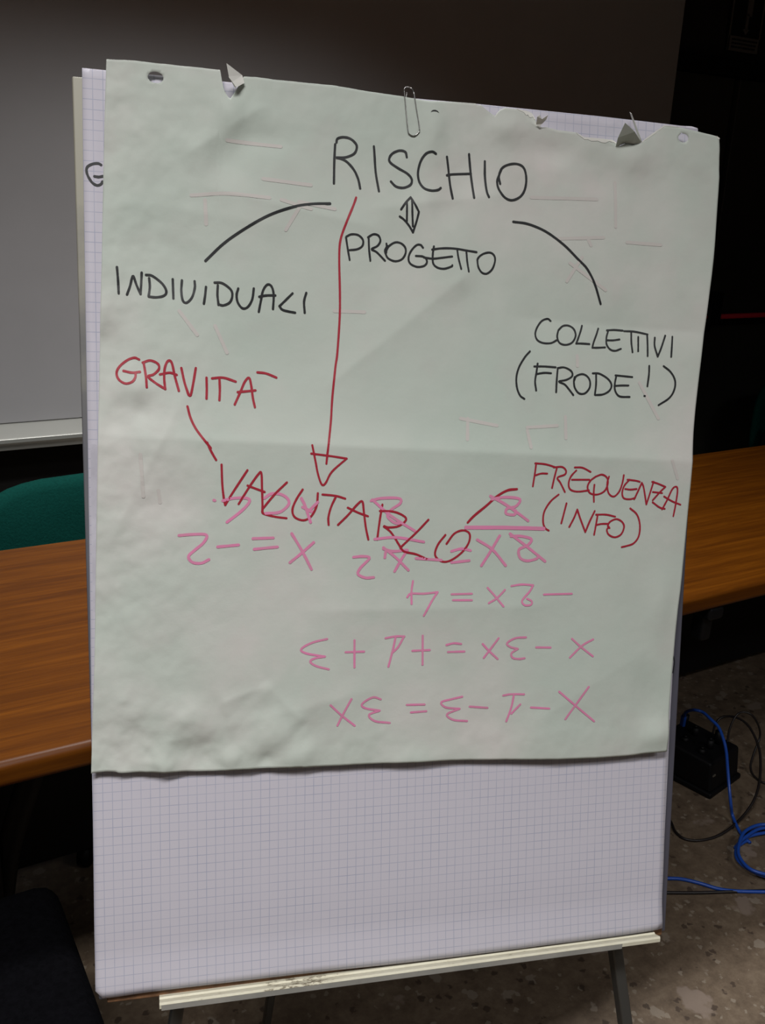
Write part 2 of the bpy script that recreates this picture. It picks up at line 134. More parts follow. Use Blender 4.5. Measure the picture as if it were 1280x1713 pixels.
D = json.loads(r'''{"top":[[240,9875],[395,9884],[539,9887],[725,9882],[948,9880],[1186,9874],[1360,9873],[1368,9798],[1389,9682],[1432,9604],[1456,9588],[1486,9632],[1529,9707],[1565,9769],[1596,9831],[1730,9838],[1915,9831],[2226,9830],[2542,9829],[2928,9804],[3288,9787],[3454,9771],[3601,9766],[3856,9782],[4114,9786],[4129,9768],[4156,9783],[4233,9727],[4324,9672],[4377,9740],[4439,9770],[4571,9769],[4684,9753],[4755,9734],[4799,9674],[4829,9619],[4887,9598],[4929,9608],[5079,9588],[5288,9580],[5391,9530],[5551,9530],[5735,9525],[5780,9495],[5819,9466],[5884,9497],[5967,9477],[6069,9512],[6112,9554],[6242,9650],[6359,9732],[6549,9722],[6827,9671],[6976,9643],[7016,9619]],"right":[[7016,9619],[7044,9191],[7040,8783],[7032,8236],[6996,7612],[6952,6982],[6911,6275],[6901,5560],[6867,4545],[6830,4032],[6808,3515],[6790,2917],[6771,2337]],"bottom":[[-11,2559],[127,2568],[250,2559],[311,2541],[780,2517],[1291,2489],[1551,2490],[1814,2485],[2114,2477],[2248,2474],[2350,2463],[3177,2442],[3603,2433],[4477,2393],[5079,2358],[5853,2325],[6248,2320],[6488,2334],[6771,2337]],"left":[[240,9875],[215,9289],[188,8533],[168,7885],[141,7168],[119,6441],[97,5704],[65,4705],[41,3816],[13,3171],[-11,2559]],"ptop":[[2,9794],[654,9793],[1803,9793],[3082,9806],[4162,9814],[5589,9808],[6185,9799],[6643,9790],[6820,9795],[6860,9781]],"pright":[[6860,9781],[6893,9609],[6943,7829],[6922,5697],[6886,4232],[6876,3486],[6856,2288],[6845,1190],[6843,405],[6849,111]],"pbottom":[[-6,66],[56,-26],[569,-20],[1629,-19],[2562,-21],[3533,-31],[5168,-16],[6762,9],[6849,111]],"pleft":[[2,9794],[-1,9009],[-1,7891],[-1,6928],[0,6008],[-1,5070],[-3,4115],[-8,2547],[-6,1812],[-9,723],[-6,66]],"hole":[[715,9743],[3637,9638],[6593,9606]],"tearflap":[[1420,9943],[1577,9841],[1602,9767],[1523,9718],[1444,9805]],"tear2":[[4789,9681],[4831,9710],[4881,9669],[4929,9718],[4849,9597]],"crease":[[85,6154],[622,6122],[2583,6082],[4662,5998],[6472,5917],[6907,5897]],"clip":[[3295,9837],[3303,9776],[3342,9453],[3363,9399],[3410,9385],[3456,9419],[3468,9470],[3430,9677],[3394,9858],[3354,9891],[3314,9881]],"words":[["word RISCHIO in black capitals","black",2.21,[[[2555,9234],[2547,9058],[2545,8832]],[[2569,9255],[2580,9294],[2640,9314],[2715,9304],[2776,9257],[2787,9210],[2757,9151],[2667,9109],[2566,9098],[2617,9092],[2684,9062],[2759,8987],[2807,8894],[2829,8799]],[[2973,9244],[2981,9168],[2998,8976],[3034,8784]],[[3337,9160],[3320,9213],[3257,9224],[3186,9193],[3147,9142],[3156,9094],[3240,9042],[3345,8991],[3396,8936],[3384,8876],[3306,8838],[3223,8846],[3166,8894]],[[3660,9219],[3616,9236],[3549,9211],[3492,9128],[3465,9009],[3482,8912],[3536,8847],[3620,8828],[3694,8842],[3725,8866]],[[3790,9200],[3812,9074],[3835,8898],[3864,8765]],[[4044,9249],[4060,9131],[4081,8974],[4106,8787]],[[3796,9007],[3870,9025],[4073,9047]],[[4226,9187],[4231,9024],[4251,8866],[4276,8804]],[[4407,8957],[4391,9036],[4428,9128],[4514,9175],[4612,9186],[4686,9147],[4716,9039],[4702,8917],[4646,8833],[4548,8790],[4459,8816],[4391,8896],[4371,8975],[4387,9036],[4418,9108]]]],["small black double-headed arrow","black",1.95,[[[3341,8685],[3346,8487]],[[3397,8702],[3405,8561],[3415,8438]],[[3278,8606],[3328,8680],[3383,8740]],[[3383,8740],[3431,8666],[3476,8592]],[[3476,8592],[3454,8493],[3418,8375]],[[3418,8375],[3370,8444],[3312,8502],[3265,8531]]]],["word PROGETTO in black capitals","black",1.89,[[[2681,8280],[2701,8167],[2725,8048]],[[2685,8289],[2740,8315],[2813,8310],[2865,8264],[2861,8202],[2806,8164],[2723,8150]],[[2928,8285],[2935,8171],[2952,8051]],[[2920,8294],[2979,8329],[3035,8318],[3058,8266],[3027,8211],[2963,8172],[3019,8145],[3114,8060]],[[3126,8240],[3134,8190]],[[3139,8217],[3112,8171],[3122,8128],[3151,8085],[3226,8060],[3301,8084],[3341,8148],[3336,8210],[3288,8252],[3223,8258],[3158,8218],[3130,8172],[3127,8146]],[[3535,8218],[3506,8247],[3459,8240],[3403,8178],[3376,8105],[3396,8044],[3473,8012],[3549,8025],[3582,8062],[3570,8107],[3527,8126],[3457,8128]],[[3655,8237],[3645,8146],[3653,8057],[3702,8014],[3779,8005],[3856,8031],[3867,8046]],[[3547,8116],[3642,8107],[3738,8119],[3865,8140]],[[3636,8203],[3736,8220],[3890,8228],[4026,8217],[4153,8206]],[[3925,8212],[3940,8126],[3972,8013]],[[4032,8212],[4044,8095],[4063,7990]],[[4174,8147],[4165,8119],[4176,8047],[4217,7991],[4277,7979],[4340,8028],[4371,8112],[4364,8175],[4319,8209],[4251,8200],[4193,8166],[4164,8128]]]],["curved black line leading to the left","black",2.47,[[[1204,7962],[1394,8148],[1610,8306],[1858,8455],[2109,8556],[2299,8599],[2504,8619]]]],["curved black line leading to the right","black",2.34,[[[4574,8559],[4752,8547],[4969,8478],[5190,8346],[5371,8197],[5493,8090],[5596,7921],[5680,7710]]]],["long red line down the sheet","red",2.21,[[[2786,8701],[2754,8610],[2681,8432],[2621,8247],[2611,8060],[2624,7702],[2625,7437],[2603,7061],[2581,6895],[2551,6580],[2534,6322],[2498,6030],[2482,5867]]]],["red triangle arrowhead","red",2.08,[[[2325,6065],[2363,5888],[2392,5751],[2434,5641],[2476,5655],[2544,5779],[2705,5923]],[[2705,5923],[2529,5949],[2315,5975]]]],["word INDIVIDUALI in black capitals","black",2.15,[[[317,7852],[326,7724],[331,7591]],[[413,7584],[442,7665],[464,7752],[479,7770],[506,7690],[547,7595]],[[547,7595],[555,7714],[560,7811]],[[634,7760],[640,7674],[628,7576]],[[603,7791],[667,7784],[763,7712],[805,7638],[783,7590],[708,7569],[628,7572]],[[871,7761],[876,7565]],[[964,7754],[957,7645],[971,7548],[1011,7527],[1065,7584],[1094,7684],[1092,7750]],[[1208,7696],[1199,7612],[1186,7524]],[[1329,7717],[1325,7618],[1336,7519]],[[1296,7744],[1374,7741],[1462,7679],[1478,7613],[1451,7546],[1385,7514],[1336,7523]],[[1540,7693],[1523,7626],[1536,7549],[1585,7492],[1641,7509],[1686,7589],[1702,7701]],[[1756,7463],[1776,7571],[1799,7683],[1844,7747],[1889,7731],[1912,7643],[1906,7498]],[[1760,7619],[1833,7635],[1930,7640]],[[2113,7670],[2049,7605],[1974,7530]],[[1974,7530],[2015,7491],[2142,7469]],[[2260,7681],[2237,7590],[2245,7473]]]],["word GRAVITA in red capitals","red",2.34,[[[526,6930],[477,6946],[402,6916],[326,6848],[300,6782],[325,6717],[389,6681],[453,6698],[486,6743],[490,6794]],[[369,6810],[454,6793],[533,6803]],[[573,6888],[593,6757],[601,6647]],[[562,6899],[638,6923],[713,6892],[724,6837],[669,6780],[615,6757],[690,6693],[787,6633]],[[787,6633],[777,6739],[784,6850],[815,6921],[854,6907],[886,6764],[925,6618]],[[734,6782],[832,6802],[904,6782]],[[952,6854],[985,6699],[1024,6578]],[[1024,6578],[1046,6578],[1073,6701],[1100,6858]],[[1210,6760],[1212,6638],[1209,6543]],[[1268,6755],[1384,6765],[1514,6727]],[[1344,6757],[1348,6640],[1343,6528]],[[1503,6486],[1564,6622],[1609,6725],[1654,6771],[1677,6693],[1695,6557],[1716,6460]],[[1536,6617],[1631,6628],[1722,6639]],[[1744,6830],[1836,6821],[1946,6780]]]],["short red line under the red word GRAVITA","red",2.34,[[[1012,6457],[1045,6332],[1112,6202],[1248,6027]],[[1211,6084],[1254,5989],[1304,5901]]]],["word VALUTARLO in red capitals","red",2.21,[[[1361,5852],[1369,5643],[1387,5481],[1400,5421]],[[1400,5421],[1467,5534],[1633,5793]],[[1542,5431],[1655,5615],[1749,5750],[1781,5764],[1789,5615],[1795,5451],[1796,5337]],[[1636,5629],[1708,5601],[1817,5560]],[[2056,5663],[1925,5533],[1796,5375]],[[1796,5370],[1804,5328],[1927,5292],[2055,5274]],[[2227,5586],[2159,5477],[2118,5367],[2146,5284],[2243,5250],[2326,5296],[2381,5407],[2393,5545]],[[2444,5531],[2589,5516],[2696,5485]],[[2589,5502],[2540,5392],[2513,5281],[2517,5197]],[[2621,5196],[2733,5307],[2830,5418],[2887,5453],[2908,5333],[2933,5164],[2964,5029]],[[2726,5385],[2846,5328],[2955,5288]],[[3116,5416],[3090,5247],[3065,5027]],[[3088,5346],[3247,5336],[3364,5287],[3388,5238],[3308,5174],[3192,5161],[3134,5176],[3222,5104],[3327,4947],[3357,4903]],[[3649,5242],[3514,5101],[3333,4932]],[[3333,4927],[3386,4883],[3519,4852],[3647,4792]],[[3854,5067],[3768,4954],[3741,4839],[3817,4766],[3921,4772],[4054,4862],[4135,4977],[4139,5078],[4062,5116],[3958,5080],[3872,4966]]]],["rising dark red connecting line","red",2.6,[[[4114,5205],[4190,5282],[4335,5398],[4456,5503],[4578,5569],[4690,5583]]]],["word FREQUENZA in red capitals","red",1.95,[[[4906,5880],[4898,5762],[4882,5615]],[[4894,5880],[5020,5869],[5136,5838]],[[4898,5739],[4973,5762],[5049,5762]],[[5162,5822],[5140,5715],[5119,5596]],[[5123,5834],[5225,5839],[5277,5798],[5266,5751],[5178,5715],[5219,5655],[5282,5548]],[[5406,5799],[5344,5727],[5322,5643],[5350,5576],[5441,5552],[5583,5566]],[[5384,5834],[5482,5830],[5587,5782]],[[5359,5691],[5449,5691],[5578,5691]],[[5655,5727],[5592,5679],[5561,5607],[5597,5535],[5689,5517],[5779,5558],[5815,5643],[5799,5715],[5732,5751],[5655,5727]],[[5646,5631],[5644,5547],[5654,5431]],[[5825,5727],[5807,5643],[5833,5534],[5900,5492],[5964,5546],[5999,5642],[6013,5744]],[[6090,5691],[6027,5618],[6007,5533],[6033,5472],[6114,5460],[6179,5477]],[[6063,5691],[6170,5679],[6224,5666]],[[6042,5582],[6108,5574],[6188,5581]],[[6167,5460],[6215,5569],[6251,5654]],[[6251,5654],[6281,5593],[6330,5397]],[[6330,5397],[6365,5520],[6403,5666]],[[6384,5666],[6466,5642],[6563,5605]],[[6563,5605],[6498,5544],[6409,5446]],[[6410,5422],[6507,5359],[6576,5342]],[[6404,5544],[6526,5531]],[[6541,5335],[6598,5445],[6659,5580],[6712,5605],[6729,5543],[6717,5395],[6697,5252]],[[6555,5490],[6666,5432],[6783,5390]]]],["word INFO in brackets in red capitals","red",2.02,[[[5206,5519],[5112,5441],[5039,5322],[5031,5203],[5059,5130],[5106,5099]],[[5310,5416],[5283,5296],[5257,5183]],[[5359,5139],[5414,5247],[5449,5343]],[[5449,5343],[5493,5234],[5564,5076]],[[5564,5076],[5611,5196],[5671,5324]],[[5712,5280],[5696,5159],[5678,5043]],[[5691,5280],[5817,5279],[5937,5254]],[[5704,5159],[5769,5170],[5848,5170]],[[5863,5133],[5838,5097],[5867,5040],[5948,5009],[6026,5045],[6057,5131],[6027,5192],[5952,5225],[5874,5194],[5849,5145],[5872,5120]],[[6124,5350],[6215,5276],[6261,5153],[6254,5017],[6191,4932],[6099,4902],[6041,4890]]]],["word COLLETTIVI in black capitals","black",1.89,[[[5073,7494],[5035,7517],[4965,7490],[4906,7413],[4884,7337],[4911,7272],[4983,7242],[5076,7245],[5146,7280]],[[5163,7384],[5151,7318],[5178,7252],[5251,7230],[5333,7258],[5378,7335],[5358,7410],[5295,7449],[5223,7443],[5167,7394]],[[5460,7455],[5442,7394],[5410,7308],[5385,7250]],[[5385,7250],[5458,7252],[5552,7249]],[[5666,7431],[5642,7363],[5604,7266],[5590,7209]],[[5590,7209],[5659,7211],[5753,7218]],[[5792,7406],[5770,7329],[5773,7253],[5818,7197],[5882,7183],[5955,7208]],[[5777,7415],[5872,7423],[5978,7419]],[[5782,7301],[5856,7303],[5936,7316]],[[5995,7414],[6128,7412],[6290,7385]],[[6086,7398],[6087,7282],[6102,7174]],[[6173,7352],[6173,7265],[6173,7188]],[[6284,7375],[6290,7250],[6292,7134]],[[6379,7350],[6377,7253],[6417,7131]],[[6417,7131],[6460,7236],[6507,7377]],[[6595,7367],[6590,7250],[6585,7132]]]],["word FRODE with exclamation mark in black brackets","black",1.95,[[[4820,7143],[4755,7070],[4688,6955],[4661,6841],[4671,6728],[4708,6644],[4760,6607]],[[4914,7008],[4903,6923],[4886,6809],[4900,6705]],[[4874,6975],[4993,6978],[5133,6972]],[[4904,6891],[4995,6906],[5078,6904]],[[5158,6958],[5148,6834],[5143,6691]],[[5158,6964],[5240,6973],[5325,6934],[5337,6877],[5266,6833],[5174,6812],[5248,6779],[5312,6713],[5356,6662]],[[5369,6868],[5360,6820],[5374,6743],[5428,6683],[5502,6685],[5558,6747],[5563,6824],[5525,6881],[5462,6903],[5389,6878],[5364,6829]],[[5640,6903],[5641,6788],[5629,6672]],[[5597,6916],[5682,6914],[5790,6859],[5840,6792],[5817,6724],[5734,6678],[5633,6668]],[[5899,6890],[5882,6793],[5892,6716],[5948,6659],[6077,6655]],[[5890,6900],[6002,6893],[6105,6886]],[[5879,6778],[5964,6785],[6060,6787]],[[6314,7021],[6313,6920],[6298,6783]],[[6262,6671],[6271,6669]],[[6493,7022],[6583,6956],[6643,6859],[6638,6751],[6577,6651],[6445,6566]]]],["upside-down pink sum x = -2","pink",2.86,[[[917,5102],[1056,5111],[1201,5104],[1174,5023],[1081,4943],[1015,4877],[1054,4813],[1147,4801],[1227,4837]],[[1320,4972],[1542,4990]],[[1696,5056],[1914,5061]],[[1710,4940],[1961,4961]],[[2114,5105],[2232,4909],[2336,4706]],[[2356,5004],[2218,4882],[2099,4786]]]],["crossed-out pink marks behind the red word","pink",2.86,[[[1281,5473],[1292,5470]],[[1374,5467],[1494,5494],[1628,5493],[1655,5452],[1574,5358],[1419,5237]],[[1831,5328],[1981,5341],[2076,5422],[2062,5491],[1980,5538],[1885,5538],[1817,5492]],[[2214,5490],[2256,5407],[2318,5227]],[[2394,5448],[2298,5352]],[[2228,5394],[2340,5338]],[[2986,5459],[3101,5486],[3302,5485],[3318,5429],[3218,5359],[3176,5289],[3249,5217],[3322,5202]],[[3000,5472],[3219,5288],[3499,5115]],[[3036,5031],[3281,5047],[3604,4991]],[[3138,4936],[3285,4819],[3434,4673]],[[3415,4902],[3344,4789],[3273,4662]],[[3138,4921],[3255,4891],[3400,4903]],[[3168,4907],[3157,4822]],[[2801,4834],[2909,4841],[2981,4819],[2883,4714],[2855,4643],[2942,4599],[3034,4602]],[[3520,4806],[3667,4792],[3816,4780]],[[3933,4879],[4053,4906],[4159,4883]],[[3937,4749],[4147,4768]]]],["crossed-out pink fraction under a pink bar","pink",2.99,[[[4376,5504],[4558,5409],[4724,5301],[4845,5216]],[[4395,5469],[4555,5491],[4731,5467],[4684,5384],[4584,5361],[4574,5302],[4674,5289],[4685,5337]],[[4091,5154],[4566,5146],[5046,5128]],[[4091,5142],[4566,5134],[5047,5116]],[[4235,5006],[4424,4889],[4592,4700]],[[4506,5047],[4400,4866],[4297,4706]],[[4631,5069],[4876,4893],[5078,4738]],[[4644,5040],[4770,5038],[4898,5001],[4850,4929],[4750,4883],[4766,4787],[4855,4749],[4969,4771],[4994,4807]]]],["upside-down pink sum -2x = 4","pink",2.21,[[[3490,4547],[3475,4427],[3478,4288]],[[3426,4365],[3470,4404],[3618,4400],[3781,4413]],[[3781,4413],[3709,4304],[3623,4147]],[[3946,4385],[4188,4384]],[[3963,4317],[4190,4310]],[[4379,4446],[4464,4355],[4576,4225]],[[4592,4416],[4496,4325],[4396,4269]],[[4671,4459],[4801,4473],[4942,4460]],[[4942,4460],[4898,4387],[4807,4286],[4840,4231],[4918,4232],[4926,4273],[4869,4305]],[[5081,4346],[5431,4345]]]],["upside-down pink sum x - 3x = +1 + 3","pink",2.27,[[[2517,3920],[2353,3884],[2232,3818],[2283,3767],[2496,3721]],[[2496,3721],[2382,3706],[2332,3671],[2397,3619],[2540,3575]],[[2828,3893],[2832,3584]],[[2729,3762],[2940,3759]],[[3185,3902],[3302,3918],[3405,3914]],[[3302,3912],[3275,3768],[3226,3572]],[[3397,3908],[3334,3794],[3261,3725]],[[3619,3914],[3626,3577]],[[3503,3743],[3706,3744]],[[3906,3794],[3990,3811],[4082,3799]],[[3926,3711],[4124,3708]],[[4342,3788],[4421,3704],[4533,3601]],[[4535,3849],[4436,3718],[4362,3623]],[[4875,3844],[4743,3840],[4642,3785],[4684,3738],[4779,3710]],[[4779,3710],[4702,3662],[4719,3607],[4798,3589],[4867,3595]],[[5008,3718],[5190,3708]],[[5458,3803],[5575,3701],[5733,3581]],[[5728,3786],[5591,3715],[5441,3578]]]],["upside-down pink sum x - 1 - 3 = 3x","pink",2.27,[[[2564,3164],[2689,3041],[2844,2909]],[[2802,3223],[2718,3068],[2647,2921]],[[3144,3196],[3050,3225],[2928,3158],[2964,3104],[3134,3064]],[[3134,3064],[3009,3022],[3083,2944],[3255,2913]],[[3450,3114],[3659,3108]],[[3502,3022],[3682,3027]],[[4113,3173],[3976,3150],[3861,3121],[3917,3058],[4086,3030]],[[4086,3030],[3935,2973],[4012,2903],[4182,2877]],[[4208,3050],[4425,3023]],[[4617,3160],[4717,3170],[4875,3161]],[[4749,3162],[4722,3012],[4664,2848]],[[4832,3042],[4725,2936]],[[4966,2998],[5193,2976]],[[5315,3172],[5522,2997],[5785,2780]],[[5692,3213],[5553,3026],[5405,2834]]]],["faint pink writing showing through the sheet","faint",2.93,[[[1061,8609],[1425,8645],[1858,8631]],[[1200,8570],[1211,8331]],[[1983,8621],[2300,8550]],[[2035,8319],[2204,8605]],[[2172,8616],[2556,8566]],[[5116,8408],[5678,8453]],[[5799,9070],[5821,8581]],[[5970,8416],[6387,8406]],[[5399,7112],[5404,6996]],[[5263,6414],[5272,6167]],[[5487,8422],[5527,8358]],[[1425,9183],[1980,9167]],[[1795,8821],[2298,8795]],[[5249,7945],[5422,8220]],[[5278,8146],[5733,7867]],[[4785,8838],[5579,8871]],[[2568,7504],[2896,7505]],[[6196,6824],[6448,6410]],[[934,7439],[1116,7201]],[[1300,7300],[1424,7026]],[[4009,6375],[4437,6301]],[[4086,6142],[4094,6376]],[[4798,6285],[5163,6310]],[[4799,6251],[4842,6060]],[[530,5954],[556,5516]],[[6629,5918],[6719,5704]],[[709,5579],[726,5453]]]]],"padwords":[["black letter G","black",2.21,[[[172,8868],[143,8880],[90,8871],[41,8841],[30,8800],[44,8748],[83,8689],[127,8665],[166,8677],[184,8705]],[[106,8751],[145,8748],[189,8758]],[[186,8756],[207,8760]]]],["thin black pen mark","black",1.3,[[[6871,3495],[6887,3420],[6873,3294]]]]],"cab":{"blue_a":[[1.9659,1.5885,0.13],[1.9477,1.5735,0.1567],[1.9396,1.5538,0.1767],[1.9357,1.5329,0.19],[1.9458,1.5141,0.19],[1.9412,1.4816,0.1867],[1.9396,1.4545,0.18],[1.9264,1.4242,0.1667],[1.9133,1.3984,0.1467],[1.8858,1.364,0.12],[1.8632,1.3326,0.0867],[1.8553,1.3141,0.0533],[1.8646,1.3101,0.02],[1.8407,1.2646,0.0093],[1.835,1.228,0.004],[1.8415,1.1978,0.004]],"coil_c":[1.8441,1.1607,0.0],"blue_b":[[1.5259,1.2378,0.004],[1.55,1.2282,0.004],[1.5797,1.2102,0.004],[1.607,1.1802,0.004],[1.6307,1.1476,0.004],[1.6624,1.1225,0.004],[1.7209,1.0897,0.004],[1.7595,1.0698,0.004]],"black_c":[[1.4926,1.2046,0.003],[1.5144,1.1934,0.003],[1.5829,1.1581,0.003],[1.662,1.122,0.003],[1.7246,1.0925,0.003],[1.7658,1.0746,0.003]],"black_a":[[1.7336,1.4176,0.004],[1.7194,1.3788,0.004],[1.6994,1.3443,0.004],[1.6993,1.3142,0.004],[1.7247,1.2935,0.004],[1.7717,1.2837,0.004],[1.8237,1.2843,0.01],[1.8914,1.2981,0.019],[1.9471,1.3143,0.04],[2.0019,1.3469,0.0637],[2.0615,1.4026,0.0975],[2.0879,1.454,0.1238],[2.0948,1.493,0.135],[2.0884,1.5254,0.1338],[2.073,1.5484,0.1225],[2.0481,1.5463,0.1069],[2.0112,1.5212,0.09]],"black_b":[[2.0113,1.4702,0.09],[2.0509,1.4998,0.12],[2.0846,1.5116,0.145],[2.1003,1.5022,0.1575],[2.1193,1.4854,0.15],[2.1454,1.4776,0.1125],[2.1568,1.4761,0.075],[2.1281,1.4646,0.0425],[2.0981,1.4476,0.02],[2.0829,1.4263,0.008],[2.0793,1.4011,0.004],[2.0827,1.3834,0.004],[2.1087,1.3442,0.004]]},"flap1":[[1408,9888,260],[1576,9834,120],[1598,9754,140],[1513,9679,220],[1463,9715,240],[1433,9767,250]],"flap1b":[[1432,9765,255],[1443,9744,270],[1505,9678,240],[1502,9679,200]],"flap2":[[5775,9456,100],[5740,9525,220],[5749,9648,360],[5900,9581,300],[6070,9521,140],[5996,9480,100],[5884,9504,100]],"flap3":[[5935,9848,100],[5854,9770,300],[6095,9528,120],[6068,9544,100]],"flap4":[[4800,9617,120],[4779,9675,200],[4802,9693,210],[4839,9658,190],[4896,9698,220],[4893,9659,180],[4862,9623,140],[4843,9595,120]]}''')
def sm(a,b,x):
    t=max(0.0,min(1.0,(x-a)/(b-a))); return t*t*(3-2*t)
# ---------------------------------------------------------------- materials
def wood(nt,b):
    tc=nd(nt,'ShaderNodeTexCoord'); mp=nd(nt,'ShaderNodeMapping'); mp.inputs['Scale'].default_value=(0.9,14,14)
    nt.links.new(tc.outputs['Object'],mp.inputs[0])
    n=nd(nt,'ShaderNodeTexNoise',i_Scale=3.0,i_Detail=8,i_Roughness=0.65,i_Distortion=0.6); nt.links.new(mp.outputs[0],n.inputs['Vector'])
    r=ramp(nt,n.outputs['Fac'],[(0.25,(0.064,0.017,0.001)),(0.5,(0.108,0.031,0.0013)),(0.75,(0.165,0.051,0.0025))])
    mp2=nd(nt,'ShaderNodeMapping'); mp2.inputs['Scale'].default_value=(3,90,90); nt.links.new(tc.outputs['Object'],mp2.inputs[0])
    n2=nd(nt,'ShaderNodeTexNoise',i_Scale=3.0,i_Detail=4); nt.links.new(mp2.outputs[0],n2.inputs['Vector'])
    r2=ramp(nt,n2.outputs['Fac'],[(0.3,(0.82,0.8,0.78)),(0.6,(1,1,1))])
    mx=nd(nt,'ShaderNodeMix',data_type='RGBA',blend_type='MULTIPLY'); mx.inputs[0].default_value=0.8
    nt.links.new(r.outputs[0],mx.inputs[6]); nt.links.new(r2.outputs[0],mx.inputs[7])
    nt.links.new(mx.outputs[2],b.inputs['Base Color'])
    bump(nt,b,n2.outputs['Fac'],0.08,0.002)
M_wood=mat('orange_wood',(0.3,0.1,0.02),0.4,build=wood,spec=0.2)
def terrazzo(nt,b):
    tc=nd(nt,'ShaderNodeTexCoord')
    n=nd(nt,'ShaderNodeTexNoise',i_Scale=22.0,i_Detail=10,i_Roughness=0.75); nt.links.new(tc.outputs['Object'],n.inputs['Vector'])
    base=ramp(nt,n.outputs['Fac'],[(0.3,(0.080,0.056,0.038)),(0.52,(0.150,0.111,0.076)),(0.72,(0.215,0.168,0.118))])
    last=base.outputs[0]
    for sc_,th,colr,rnd in ((13,0.90,(0.24,0.19,0.155),0.13),(30,0.91,(0.25,0.21,0.165),0.16),(75,0.9,(0.26,0.22,0.17),0.2),(60,0.93,(0.045,0.03,0.022),0.2)):
        dn=nd(nt,'ShaderNodeTexNoise',i_Scale=sc_*1.7,i_Detail=3); nt.links.new(tc.outputs['Object'],dn.inputs['Vector'])
        ad=nd(nt,'ShaderNodeVectorMath',operation='MULTIPLY_ADD'); ad.inputs[1].default_value=(1.1/sc_,)*3
        nt.links.new(dn.outputs['Color'],ad.inputs[0]); nt.links.new(tc.outputs['Object'],ad.inputs[2])
        v=nd(nt,'ShaderNodeTexVoronoi',i_Scale=float(sc_)); nt.links.new(ad.outputs[0],v.inputs['Vector'])
        sp=nd(nt,'ShaderNodeSeparateColor'); nt.links.new(v.outputs['Color'],sp.inputs[0])
        g=nd(nt,'ShaderNodeMath',operation='GREATER_THAN'); g.inputs[1].default_value=th; nt.links.new(sp.outputs[0],g.inputs[0])
        l=nd(nt,'ShaderNodeMapRange',i_From_Min=0.36,i_From_Max=0.46,i_To_Min=1.0,i_To_Max=0.0); nt.links.new(v.outputs['Distance'],l.inputs[0])
        mu=nd(nt,'ShaderNodeMath',operation='MULTIPLY'); nt.links.new(g.outputs[0],mu.inputs[0]); nt.links.new(l.outputs[0],mu.inputs[1])
        mu2=nd(nt,'ShaderNodeMath',operation='MULTIPLY'); mu2.inputs[1].default_value=0.75; nt.links.new(mu.outputs[0],mu2.inputs[0])
        mx=nd(nt,'ShaderNodeMix',data_type='RGBA'); nt.links.new(mu2.outputs[0],mx.inputs[0]); nt.links.new(last,mx.inputs[6]); mx.inputs[7].default_value=(*colr,1)
        last=mx.outputs[2]
    nt.links.new(last,b.inputs['Base Color'])
M_floor=mat('terrazzo',(0.1,0.08,0.06),0.5,build=terrazzo)
M_wall=mat('dark_wall',(0.012,0.012,0.012),0.8,build=noisy((0.014,0.013,0.013),(0.022,0.020,0.019),4))
M_side=mat('plaster_side',(0.25,0.24,0.22),0.8,build=noisy((0.22,0.21,0.19),(0.27,0.26,0.24),3))
M_ceil=mat('ceiling_white',(0.35,0.35,0.34),0.9,build=noisy((0.32,0.32,0.31),(0.38,0.38,0.37),5))
M_door=mat('door_black',(0.02,0.022,0.02),0.45,build=noisy((0.034,0.036,0.031),(0.044,0.046,0.041),8))
M_black=mat('black_plastic',(0.004,0.004,0.005),0.55,spec=0.2)
M_blackm=mat('black_metal',(0.005,0.005,0.006),0.5,0.0,spec=0.25)
M_red=mat('red_bar',(0.85,0.01,0.05),0.6)
M_teal=mat('teal_fabric',(0.002,0.05,0.04),0.9,build=noisy((0.002,0.045,0.036),(0.003,0.06,0.048),160,bmp=0.2),spec=0.1)
M_blackfab=mat('black_fabric',(0.002,0.002,0.003),0.95,build=noisy((0.0015,0.0015,0.002),(0.003,0.003,0.004),120,bmp=0.2),spec=0.03)
M_screen=mat('white_board_surface',(0.42,0.42,0.43),0.6,build=noisy((0.40,0.40,0.41),(0.44,0.44,0.45),2.5))
M_alu=mat('aluminium',(0.55,0.56,0.52),0.35,0.6)
M_frame=mat('grey_frame',(0.12,0.12,0.155),0.45,0.4)
def beige_top(nt,b):  # blue-grey below, turning beige towards the top
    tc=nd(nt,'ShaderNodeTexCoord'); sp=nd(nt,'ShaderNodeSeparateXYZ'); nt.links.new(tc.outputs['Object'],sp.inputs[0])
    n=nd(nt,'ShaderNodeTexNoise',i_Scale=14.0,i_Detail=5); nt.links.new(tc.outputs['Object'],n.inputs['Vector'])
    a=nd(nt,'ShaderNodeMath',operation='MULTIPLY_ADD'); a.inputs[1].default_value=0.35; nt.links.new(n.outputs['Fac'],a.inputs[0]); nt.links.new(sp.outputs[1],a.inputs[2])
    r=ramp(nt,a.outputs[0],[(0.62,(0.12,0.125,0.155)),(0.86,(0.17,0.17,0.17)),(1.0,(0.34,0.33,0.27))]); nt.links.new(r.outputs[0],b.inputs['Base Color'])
M_framel=mat('beige_top_frame',(0.30,0.29,0.24),0.5,0.1,build=beige_top)
M_back=mat('board_face',(0.55,0.55,0.52),0.4)
M_hard=mat('brown_hardboard',(0.12,0.06,0.03),0.7,build=noisy((0.09,0.045,0.022),(0.22,0.11,0.05),60,(1,1,1)))
